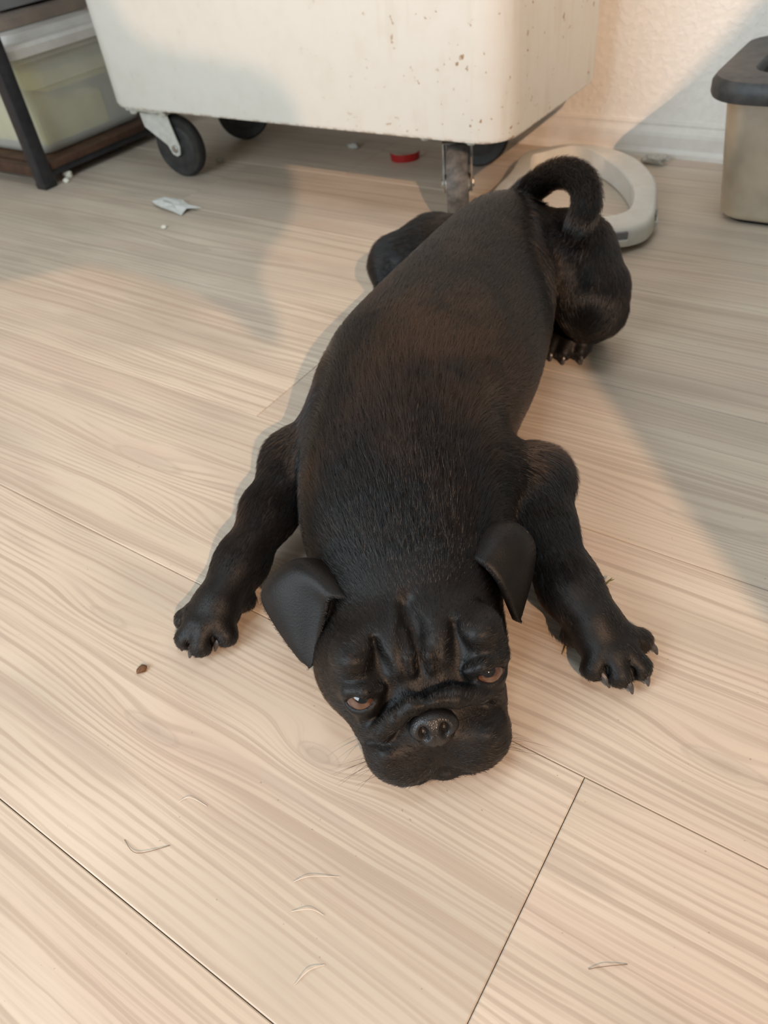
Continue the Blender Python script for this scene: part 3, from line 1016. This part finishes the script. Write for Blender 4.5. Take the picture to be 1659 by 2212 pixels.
def surface_net(f):
    s = f < 0
    nx, ny, nz = f.shape
    cnt = np.zeros((nx - 1, ny - 1, nz - 1), np.int8)
    for a in (0, 1):
        for b in (0, 1):
            for c in (0, 1):
                cnt += s[a:nx - 1 + a, b:ny - 1 + b, c:nz - 1 + c]
    act = (cnt > 0) & (cnt < 8)
    I, J, K = np.nonzero(act)
    idx = np.full(act.shape, -1, np.int32)
    idx[act] = np.arange(len(I), dtype=np.int32)
    cor = [(a, b, c) for a in (0, 1) for b in (0, 1) for c in (0, 1)]
    val = {q: f[I + q[0], J + q[1], K + q[2]] for q in cor}
    acc = np.zeros((len(I), 3))
    num = np.zeros(len(I))
    for q in cor:
        for ax in range(3):
            if q[ax] == 0:
                q2 = tuple(v + (1 if i == ax else 0) for i, v in enumerate(q))
                va, vb = val[q], val[q2]
                cr = (va < 0) != (vb < 0)
                t = np.where(cr, va / np.where(cr, va - vb, 1), 0)
                p = np.stack([np.full(len(I), float(v)) for v in q], 1)
                p[:, ax] += t
                acc += p * cr[:, None]
                num += cr
    loc = acc / num[:, None]
    out = np.empty_like(loc)
    for ax, (g, ii) in enumerate(((GX, I), (GY, J), (GZ, K))):
        out[:, ax] = g[ii] + loc[:, ax] * (g[ii + 1] - g[ii])
    quads = []
    for ax in range(3):
        a = [slice(None)] * 3
        b = [slice(None)] * 3
        a[ax] = slice(0, -1)
        b[ax] = slice(1, None)
        sa, sb = s[tuple(a)], s[tuple(b)]
        ch = sa != sb
        for o in range(3):
            if o != ax:
                z = [slice(None)] * 3
                z[o] = 0
                ch[tuple(z)] = False
                z[o] = -1
                ch[tuple(z)] = False
        e = np.argwhere(ch)
        o1, o2 = [(1, 2), (2, 0), (0, 1)][ax]
        d1 = np.zeros(3, int)
        d1[o1] = 1
        d2 = np.zeros(3, int)
        d2[o2] = 1
        q = [idx[tuple((e - m).T)] for m in (d1 + d2, d2, 0 * d1, d1)]
        q = np.stack(q, 1)
        flip = ~sa[tuple(e.T)]
        q[flip] = q[flip][:, ::-1]
        quads.append(q)
    return out, np.concatenate(quads)


V, Q = surface_net(FIELD)
# light smoothing of the polygonised surface
for _ in range(2):
    sm = np.zeros_like(V)
    nn = np.zeros(len(V))
    for a, b in ((0, 1), (1, 2), (2, 3), (3, 0)):
        np.add.at(sm, Q[:, a], V[Q[:, b]])
        np.add.at(nn, Q[:, a], 1)
    V = V * .5 + .5 * sm / np.maximum(nn, 1)[:, None]
del FIELD


def np_mesh(name, v, q, mat, parent, smooth=True):
    me = bpy.data.meshes.new(name)
    me.vertices.add(len(v))
    me.vertices.foreach_set('co', np.asarray(v, np.float32).ravel())
    me.loops.add(q.size)
    me.loops.foreach_set('vertex_index', q.astype(np.int32).ravel())
    me.polygons.add(len(q))
    me.polygons.foreach_set('loop_start', np.arange(0, q.size, q.shape[1], dtype=np.int32))
    me.update(calc_edges=True)
    me.validate()
    if smooth:
        me.polygons.foreach_set('use_smooth', np.ones(len(me.polygons), bool))
    return link(name, me, parent, [mat])


def dog_skin():
    t = NT('black_dog_skin')
    f = t.noise(t.pos(), 60.0, 4.0, 0.6)
    t.color(t.mix(t.ramp(f, 0.35, 0.7), (0.0038, 0.0032, 0.0030), (0.0075, 0.0058, 0.0052)))
    t.set(Roughness=0.5)
    t.b.inputs['Specular IOR Level'].default_value = 0.32
    t.bump(t.noise(t.pos(), 700.0, 2.0), 0.25, 0.001)
    return t.m


def coat_mat():
    t = NT('black_brown_coat')
    p = t.pos()
    n = t.noise(p, 16.0, 3.0, 0.6)
    P = t.xyz(p)
    # brownish hair, with warm lamplight painted into the patch over the withers
    dx = t.math('DIVIDE', t.math('ADD', P[0], 0.285), 0.06)
    dy = t.math('DIVIDE', t.math('SUBTRACT', P[1], 0.50), 0.09)
    g = t.math('EXPONENT', t.math('MULTIPLY', t.math('ADD', t.math('MULTIPLY', dx, dx), t.math('MULTIPLY', dy, dy)), -1.0))
    f = t.math('ADD', t.math('MULTIPLY', t.ramp(n, 0.45, 0.75), 0.35), t.math('MULTIPLY', g, t.ramp(n, 0.30, 0.55)), clamp=True)
    hb = t.n('ShaderNodeBsdfHairPrincipled', parametrization='COLOR')
    t.L(t.mix(f, (0.0018, 0.0014, 0.0014), (0.026, 0.0125, 0.0065)), hb.inputs['Color'])
    hb.inputs['Roughness'].default_value = 0.17
    hb.inputs['Radial Roughness'].default_value = 0.45
    hb.inputs['Coat'].default_value = 0.10
    t.L(hb.outputs[0], t.t.nodes['Material Output'].inputs['Surface'])
    t.t.nodes.remove(t.b)
    return t.m


MAT['skin'] = dog_skin()
MAT['coat'] = coat_mat()
MAT['nose'] = NT('moist_black_nose').m
t_ = NT('moist_black_nose_leather')
vor = t_.n('ShaderNodeTexVoronoi')
vor.inputs['Scale'].default_value = 900.0
t_.L(t_.pos(), vor.inputs['Vector'])
t_.color((0.014, 0.013, 0.0135))
t_.set(Roughness=0.36)
t_.bump(vor.outputs[0], 0.35, 0.0006)
bpy.data.materials.remove(MAT['nose'])
MAT['nose'] = t_.m
MAT['claw'] = mottled('dark_claw_horn', (0.035, 0.034, 0.036), (0.075, 0.072, 0.075), 300, 0.35)

dog = tag(empty('dog', (-.32, .5, 0)), 'small black short-haired dog lying flat with chin and splayed paws on the floor', 'dog')
DO = np.array(dog.location)
body = np_mesh('body', V - DO, Q, MAT['skin'], dog)


# --- ears: folded flaps lofted between their front and back edges
def ear(front, back, bulge, up):
    nU, nV = 14, 22
    fr = catmull(front, 8, closed=False)
    bk = catmull(back, 8, closed=False)

    def at(c, t):
        x = t * (len(c) - 1)
        i = min(int(x), len(c) - 2)
        return c[i].lerp(c[i + 1], x - i)
    g = np.zeros((nU + 1, nV + 1, 3))
    for j in range(nV + 1):
        t = j / nV
        a, b = at(fr, t), at(bk, t)
        for i in range(nU + 1):
            u = i / nU
            w = 4 * u * (1 - u) * math.sin(math.pi * min(1, t * .85 + .12))
            p = a.lerp(b, u) + Vector(bulge) * w + Vector((0, 0, up)) * math.sin(math.pi * t * .5) * 0
            if t > .9:          # round the tip
                m = a.lerp(b, .5)
                k = (t - .9) / .1
                p = p.lerp(m, .55 * k * k)
            g[i, j] = p
    # thickness along the normals
    du = np.gradient(g, axis=0)
    dv = np.gradient(g, axis=1)
    nrm = np.cross(du, dv)
    nrm /= np.linalg.norm(nrm, axis=2)[..., None] + 1e-9
    if (nrm * np.array([0, 0, 1.0])).sum() < 0:
        nrm = -nrm
    uu = np.linspace(0, 1, nU + 1)[:, None]
    th = 0.0019 * np.ones((nU + 1, nV + 1)) + 0.0026 * np.exp(-((uu - 0.0) / .10) ** 2)
    top = g + nrm * th[..., None]
    bot = g - nrm * th[..., None]
    ids = np.arange((nU + 1) * (nV + 1)).reshape(nU + 1, nV + 1)
    n = ids.size
    vs = np.concatenate([top.reshape(-1, 3), bot.reshape(-1, 3)])
    q = np.stack([ids[:-1, :-1], ids[1:, :-1], ids[1:, 1:], ids[:-1, 1:]], -1).reshape(-1, 4)
    rim = list(ids[:, 0]) + list(ids[-1, 1:]) + list(ids[-2::-1, -1]) + list(ids[0, -2:0:-1])
    rq = np.array([(rim[k], rim[(k + 1) % len(rim)], rim[(k + 1) % len(rim)] + n, rim[k] + n) for k in range(len(rim))])
    qq = np.concatenate([q, q[:, ::-1] + n, rq[:, ::-1]])
    o = np_mesh('ear', vs - DO, qq, MAT['skin'], dog)
    bm = bmesh.new()
    bm.from_mesh(o.data)
    bmesh.ops.recalc_face_normals(bm, faces=bm.faces)
    bm.to_mesh(o.data)
    bm.free()
    md = o.modifiers.new('round', 'SUBSURF')
    md.levels = 1
    md.render_levels = 1
    # top surface is returned for the coat
    tri = []
    return o, top, nrm, q


EARS = [ear([(-.2340, .2600, .080), (-.2560, .2535, .0870), (-.2600, .2492, .076), (-.2605, .2335, .054), (-.2605, .2185, .036)],
            [(-.2800, .2900, .078), (-.3060, .2675, .088), (-.3206, .2413, .070), (-.3030, .2298, .056), (-.2727, .2204, .040)], (-.006, .000, .012), 0),
        ear([(-.1990, .3270, .088), (-.1760, .3240, .0985), (-.1588, .3216, .087), (-.1487, .3207, .066), (-.1421, .3222, .048)],
            [(-.2150, .3560, .086), (-.1775, .3735, .096), (-.1585, .3794, .080), (-.1500, .3632, .066), (-.1458, .3368, .052)], (.004, .005, .012), 0)]

# --- eyes
t_ = NT('brown_dog_eye')
tc = t_.n('ShaderNodeTexCoord').outputs['Object']
E3 = t_.xyz(tc)
rad = t_.math('SQRT', t_.math('ADD', t_.math('MULTIPLY', E3[0], E3[0]), t_.math('MULTIPLY', E3[1], E3[1])))
fr_ = t_.noise(tc, 500.0, 3.0)
iris = t_.mix(t_.ramp(fr_, 0.3, 0.7), (0.055, 0.022, 0.010), (0.10, 0.040, 0.018))
col = t_.mix(t_.ramp(rad, 0.0046, 0.0054), (0.004, 0.003, 0.003), iris)
col = t_.mix(t_.ramp(rad, 0.0090, 0.0100), col, (0.030, 0.014, 0.010))
col = t_.mix(t_.ramp(rad, 0.0102, 0.0110), col, (0.34, 0.17, 0.13))
t_.color(col)
t_.set(Roughness=0.06)
t_.b.inputs['Coat Weight'].default_value = 1.0
t_.b.inputs['Coat Roughness'].default_value = 0.02
MAT['eye'] = t_.m
# the dog looks up past its brow at the photographer
for s in (-1, 1):
    ec, er, gz = EYE[s]
    w = H(*ec)
    bm = bmesh.new()
    bmesh.ops.create_uvsphere(bm, u_segments=32, v_segments=20, radius=er)
    for v in bm.verts:      # slight corneal bulge
        rr_ = math.hypot(v.co.x, v.co.y)
        if v.co.z > 0 and rr_ < 0.0085:
            v.co.z += 0.0009 * (1 - (rr_ / 0.0085) ** 2)
    e = bm_to('eye', bm, MAT['eye'], dog, smooth=True)
    look = Vector(HX * (s * .05 + .02) + HY * .83 + HZ * .53)
    e.location = Vector(w - DO)
    e.rotation_euler = look.to_track_quat('Z', 'Y').to_euler()

# --- nose leather with two nostrils
u_, v_ = 40, 26
nv = np.zeros((u_, v_, 3))
for i in range(u_):
    for j in range(v_):
        a = 2 * math.pi * i / u_
        b = math.pi * (j + .5) / v_          # 0 = towards +y
        r = math.sin(b)
        x = .0172 * r * math.cos(a)
        z = .0142 * r * math.sin(a)
        if z < 0:
            x *= 1 - .18 * (-z / .0128)
        y = .0095 * math.cos(b) * (1.0 if b < math.pi / 2 else 1.2)
        if b < math.pi / 2:
            for s in (-1, 1):
                d = math.hypot((x - s * .0068) / .0033, (z - .0016) / .0050)
                y -= .0080 * math.exp(-(d ** 4))
                d2 = math.hypot((x - s * .0120) / .004, (z + .0055) / .0018)
                y -= .0030 * math.exp(-(d2 ** 2))
            y -= .0012 * math.exp(-(x / .0010) ** 2) * (1 if z < .002 else .2)
        nv[i, j] = H(x, y + .0205, z - .0215)
ids = np.arange(u_ * v_).reshape(u_, v_)
nq = np.stack([ids[:, :-1], np.roll(ids, -1, 0)[:, :-1], np.roll(ids, -1, 0)[:, 1:], ids[:, 1:]], -1).reshape(-1, 4)
nose = np_mesh('nose', nv.reshape(-1, 3) - DO, nq, MAT['nose'], dog)
bm = bmesh.new()
bm.from_mesh(nose.data)
bm.verts.ensure_lookup_table()
bm.faces.new([bm.verts[int(i)] for i in ids[:, 0]])
bm.faces.new([bm.verts[int(i)] for i in ids[::-1, -1]])
bmesh.ops.recalc_face_normals(bm, faces=bm.faces)
bm.to_mesh(nose.data)
bm.free()

# --- claws
CLAWS = list(zip(TOES_L, [(-.4148, .2120, .0045), (-.3896, .1948, .0042), (-.3788, .1928, .0042), (-.3642, .2085, .0042)])) + \
    list(zip(TOES_R, [(-.0490, .3810, .0045), (-.0455, .3499, .0042), (-.0532, .3376, .0042), (-.0698, .3343, .0042)])) + \
    list(zip(TOES_H, [(-.2956, .7340, .0035), (-.2790, .7330, .0035), (-.2600, .7420, .0035)]))
for t, tip in CLAWS:
    a, b = Vector(t), Vector(tip)
    d = (b - a)
    st = a + d * .35 + Vector((0, 0, .004))
    md = a + d * .75 + Vector((0, 0, .0035))
    en = a + d * .98
    en.z = max(en.z - .001, .0016)
    pts = catmull([st, md, en], 4, closed=False)
    bm = bmesh.new()
    tube(bm, pts, list(np.interp(np.linspace(0, 1, len(pts)), [0, .6, 1], [.0030, .0024, .0008])), 8)
    o = bm_to('claw', bm, MAT['claw'], dog, smooth=True)
    o.data.transform(Matrix.Translation(-dog.location))

# --- coat: short hair strands lying along the body
CP = np.array([c[0] for c in COMB])
CD = np.array([c[1] for c in COMB])


def comb_field(p):
    out = np.zeros_like(p)
    for i in range(0, len(p), 20000):
        q = p[i:i + 20000]
        d2 = ((q[:, None, :] - CP[None]) ** 2).sum(-1)
        w = 1.0 / (d2 + 1e-4) ** 2.5
        o = (w[..., None] * CD[None]).sum(1)
        out[i:i + 20000] = o
    return out / (np.linalg.norm(out, axis=1)[:, None] + 1e-9)


def scatter(v, tri, n):
    a, b, c = v[tri[:, 0]], v[tri[:, 1]], v[tri[:, 2]]
    cr = np.cross(b - a, c - a)
    ar = np.linalg.norm(cr, axis=1)
    pick = RNG.choice(len(tri), n, p=ar / ar.sum())
    r1 = np.sqrt(RNG.random(n))[:, None]
    r2 = RNG.random(n)[:, None]
    p = (1 - r1) * a[pick] + r1 * (1 - r2) * b[pick] + r1 * r2 * c[pick]
    return p, cr[pick] / (ar[pick][:, None] + 1e-12)


def strands(p, n, length, lift, rad):
    c = comb_field(p)
    c = c + RNG.normal(size=p.shape) * .16
    c -= (c * n).sum(1)[:, None] * n
    c /= np.linalg.norm(c, axis=1)[:, None] + 1e-9
    L = (length * (0.65 + .6 * RNG.random(len(p))))[:, None]
    lf = (lift * (0.6 + .8 * RNG.random(len(p))))[:, None]
    pts = np.zeros((len(p), 4, 3))
    for i, t in enumerate((0, .33, .67, 1.0)):
        pts[:, i] = p - n * .0006 + L * (c * (t * (.80 + .2 * t)) + n * lf * (t * (1.35 - .65 * t)))
    pts[:, :, 2] = np.maximum(pts[:, :, 2], 0.0004)
    r = np.stack([rad, rad * .85, rad * .55, rad * .12], 1)
    return pts, r


def make_coat():
    tri = np.concatenate([Q[:, [0, 1, 2]], Q[:, [0, 2, 3]]])
    p, n = scatter(V, tri, 330000)
    hd = (p - HO)
    hx, hy, hz = hd @ HX, hd @ HY, hd @ HZ
    keep = (p[:, 2] > .006)
    # bare: nose, eyelids and lips
    for s in (-1, 1):
        ec = EYE[s][0]
        dd = np.sqrt((hx - ec[0]) ** 2 + (hy - ec[1]) ** 2 + (hz - ec[2]) ** 2)
        keep &= (dd > .0168) | (hz > .012)
    keep &= ~((np.hypot(hx / .018, (hz + .022) / .015) < 1) & (hy > .005))
    p, n, hx, hy, hz = p[keep], n[keep], hx[keep], hy[keep], hz[keep]
    face = np.clip((hy + .085) / .07, 0, 1) * (np.abs(hx) < .09) * (hz < .07)
    ln = .0125 * (1 - face) + .0046 * face
    TLa = np.array(TL)
    dt = np.sqrt(((p[:, None, :] - TLa[None, ::2]) ** 2).sum(-1)).min(1)
    ontail = dt < .024
    ln = np.where(ontail, .011, ln)
    leg = (p[:, 2] < .06) & (p[:, 1] < .48) & (hy < -.1)
    ln = np.where(leg & ~ontail, .0075, ln)
    dp = np.minimum(np.hypot(p[:, 0] + .382, p[:, 1] - .220), np.hypot(p[:, 0] + .075, p[:, 1] - .357))
    ln = np.where(p[:, 2] < .06, np.minimum(ln, .0042 + np.clip(dp - .03, 0, .05) * .12), ln)
    ln = np.where((p[:, 2] < .03) & (p[:, 1] > .7), .004, ln)
    nape = np.exp(-((p[:, 0] + .27) ** 2 + (p[:, 1] - .40) ** 2) / .006)
    ln = ln * (1 + .7 * nape)
    lift = .20 + .30 * nape + .25 * ontail + .10 * face
    pts, r = strands(p, n, ln, lift, np.full(len(p), .00017) * (1 - .35 * face))
    A, B = [pts], [r]
    for o, top, nrm, q in EARS:
        tv = top.reshape(-1, 3)
        tn = nrm.reshape(-1, 3)
        et = np.concatenate([q[:, [0, 1, 2]], q[:, [0, 2, 3]]])
        ep, en = scatter(tv, et, 7000)
        sg = np.sign((en * tn.mean(0)).sum(1))[:, None]
        en = en * sg
        a, b = strands(ep, en, np.full(len(ep), .0034), np.full(len(ep), .12), np.full(len(ep), .00011))
        A.append(a)
        B.append(b)
    # whiskers
    wp, wn = [], []
    for s in (-1, 1):
        for k in range(9):
            q = H(s * (.024 + .018 * RNG.random()), .016 - .012 * RNG.random(), -.040 - .014 * RNG.random())
            wp.append(q)
            wn.append(HX * s * (.9 + .3 * RNG.random()) + HY * (.5 * RNG.random() - .1) + HZ * (.5 * RNG.random() - .45))
    wp, wn = np.array(wp), np.array(wn)
    wl = (.022 + .016 * RNG.random(len(wp)))[:, None]
    wq = np.stack([wp + wn * wl * t - np.array([0, 0, 1]) * (t * t * .006) for t in (0, .33, .67, 1.0)], 1)
    wq[:, :, 2] = np.maximum(wq[:, :, 2], .0006)
    A.append(wq)
    B.append(np.tile(np.array([.00016, .00013, .00009, .00003]), (len(wp), 1)))
    pts = np.concatenate(A)
    r = np.concatenate(B)
    hcv = bpy.data.hair_curves.new('coat')
    hcv.add_curves([4] * len(pts))
    hcv.attributes['position'].data.foreach_set('vector', (pts - DO).astype(np.float32).ravel())
    ra = hcv.attributes.get('radius') or hcv.attributes.new('radius', 'FLOAT', 'POINT')
    ra.data.foreach_set('value', r.astype(np.float32).ravel())
    hcv.materials.append(MAT['coat'])
    o = bpy.data.objects.new('coat', hcv)
    COL.objects.link(o)
    o.parent = dog
    tag(o, kind='stuff')


make_coat()

# ------------------------------------------------------------------ small things on the floor
def blob(name, c, r, mat, label, cat, seed=0, jag=0.35, group=None):
    bm = bmesh.new()
    bmesh.ops.create_icosphere(bm, subdivisions=2, radius=1.0)
    rr = random.Random(seed)
    for v in bm.verts:
        k = 1 + jag * (rr.random() - .5)
        v.co = Vector((v.co.x * r[0] * k, v.co.y * r[1] * k, max(v.co.z * r[2] * k + r[2] * .8, 0.0)))
    o = bm_to(name, bm, mat, None, loc=(c[0], c[1], 0.0002), smooth=False)
    return tag(o, label, cat, group)


def scrap():
    out = [(-1.2061, .9397), (-1.1971, .962), (-1.1487, .9642), (-1.118, .950), (-1.0817, .9478), (-1.1055, .9327), (-1.1023, .9135), (-1.128, .918), (-1.1606, .9202), (-1.185, .929)]
    c = (sum(p[0] for p in out) / len(out), sum(p[1] for p in out) / len(out))
    rr = random.Random(5)
    bm = bmesh.new()
    lo, mid = [], []
    for x, y in out:
        lo.append((x - c[0], y - c[1], 0.0006 + rr.random() * .006))
    for x, y in out:
        mid.append(((x - c[0]) * .5, (y - c[1]) * .5, 0.004 + rr.random() * .007))
    loops = [[(x, y, z) for x, y, z in lo], [(x, y, z) for x, y, z in mid]]
    r0 = [bm.verts.new(p) for p in loops[0]]
    r1 = [bm.verts.new(p) for p in loops[1]]
    ct = bm.verts.new((0, 0, .006))
    n = len(r0)
    for k in range(n):
        bm.faces.new((r0[k], r0[(k + 1) % n], r1[(k + 1) % n], r1[k]))
        bm.faces.new((r1[k], r1[(k + 1) % n], ct))
    o = bm_to('paper_scrap', bm, MAT['paper'], None, loc=(c[0], c[1], 0.0008))
    md = o.modifiers.new('thick', 'SOLIDIFY')
    md.thickness = 0.0006
    tag(o, 'torn white paper scrap lying on the floor in front of the trolley', 'paper scrap')


scrap()
blob('crumb', (-1.093, .860), (.0055, .0045, .003), MAT['crumb'], 'small pale crumb on the floor in front of the paper scrap', 'crumb', 1)
blob('crumb', (-1.515, .985), (.012, .009, .008), MAT['crumb'], 'larger white crumb beside the foot of the black rack post', 'crumb', 2)
blob('crumb', (-1.492, .962), (.008, .006, .005), MAT['crumb'], 'smaller white crumb right against the foot of the rack post', 'crumb', 3)
blob('brown_crumb', (-.4077, .1649), (.0036, .0052, .0022), MAT['brown_bit'], 'small brown crumb on the floor below the left front paw', 'crumb', 4)
blob('dust_ball', (-.9977, 1.3238), (.012, .010, .006), MAT['fluff'], 'grey dust ball on the floor under the middle of the trolley', 'dust', 6, .7)
blob('dust_ball', (-1.235, 1.165), (.010, .008, .006), MAT['fluff'], 'grey dust ball beside the left caster of the trolley', 'dust', 7, .7)
blob('dust_ball', (-.398, 1.408), (.022, .012, .009), MAT['fluff'], 'pale dust ball against the baseboard between ring and bin', 'dust', 8, .8)
blob('brown_crumb', (.022, .035), (.0016, .0013, .0009), MAT['brown_bit'], 'tiny brown crumb on the floor near the lower right corner', 'crumb', 9)

# red plastic piece under the trolley: a small curved half dish
bm = bmesh.new()
loops = []
for k in range(9):
    a = math.pi * k / 8
    loops.append([(.028 * math.cos(a) * f, -.022 * math.sin(a) * f - .002, z) for f, z in ((1, .0), (1.06, .012), (1.0, .014), (.9, .004))])
rings_ = [[bm.verts.new(p) for p in lp] for lp in loops]
for r0, r1 in zip(rings_, rings_[1:]):
    for k in range(4):
        bm.faces.new((r0[k], r0[(k + 1) % 4], r1[(k + 1) % 4], r1[k]))
bm.faces.new(rings_[0])
bm.faces.new(rings_[-1][::-1])
top_ = [r[3] for r in rings_]
bm.faces.new(top_)
o = bm_to('red_dish_piece', bm, MAT['red'], None, loc=(-.856, 1.30, 0.0005), smooth=False)
o.rotation_euler = (0, 0, math.radians(30))
tag(o, 'small curved red plastic piece on the floor under the trolley', 'plastic piece')

# leaf scrap by the right front leg, straw beside the right paw
bm = bmesh.new()
tube(bm, [(-.1115, .4285, .006), (-.1090, .4320, .010), (-.1068, .4360, .013)], [.0010, .0009, .0002], 6)
bl = [bm.verts.new(p) for p in ((-.1092, .4318, .0103), (-.1078, .4330, .0125), (-.1040, .4352, .0138), (-.1062, .4340, .0112))]
bm.faces.new(bl)
o = bm_to('leaf_scrap', bm, MAT['leaf'], None)
o.data.transform(Matrix.Translation((.1092, -.4318, -.0048)))
o.location = (-.1092, .4318, 0.0)
tag(o, 'tiny green leaf scrap sticking out beside the right front leg', 'leaf')
for pts, lab in (([(-.1165, .3640, .0008), (-.1140, .3560, .0012), (-.1135, .3472, .0008)], 'short brown straw on the floor beside the right front paw'),):
    bm = bmesh.new()
    tube(bm, pts, [.0007, .0008, .0003], 6)
    tag(bm_to('straw', bm, MAT['straw'], None), lab, 'straw')

# shed hairs on the floor
FL_H = [
    ((-.298, .098), (-.292, .104), (-.278, .106), 'pale', 'pale curly shed hair on the floor at lower left'),
    ((-.192, .098), (-.184, .106), (-.168, .116), 'pale', 'pale shed hair with a wave on the floor below the chin'),
    ((-.182, .083), (-.172, .090), (-.163, .092), 'pale', 'short pale shed hair lying just below the wavy one'),
    ((-.155, .052), (-.152, .062), (-.146, .070), 'pale', 'pale shed hair near the bottom of the picture'),
    ((-.0275, .092), (-.018, .100), (-.008, .115), 'dark', 'dark forked shed hair on the lower right board'),
    ((-.010, .095), (-.002, .102), (.008, .110), 'dark', 'shorter dark shed hair beside the forked one'),
    ((-.012, .150), (-.004, .156), (.006, .164), 'dark', 'thin dark shed hair on the lower right board'),
    ((.048, .330), (.052, .340), (.060, .348), 'dark', 'curved dark shed hair on the floor right of the right paw'),
    ((-.312, .058), (-.296, .056), (-.281, .072), 'dark', 'long dark curved shed hair on the lower left board'),
]
for a, b, c, kind, lab in FL_H:
    bm = bmesh.new()
    pts = catmull([(*a, .0004), (*b, .0022), (*c, .0004)], 6, closed=False)
    tube(bm, pts, [.00022] * len(pts), 5)
    tag(bm_to('shed_hair', bm, MAT['pale_hair'] if kind == 'pale' else MAT['dark_hair'], None), lab, 'hair')
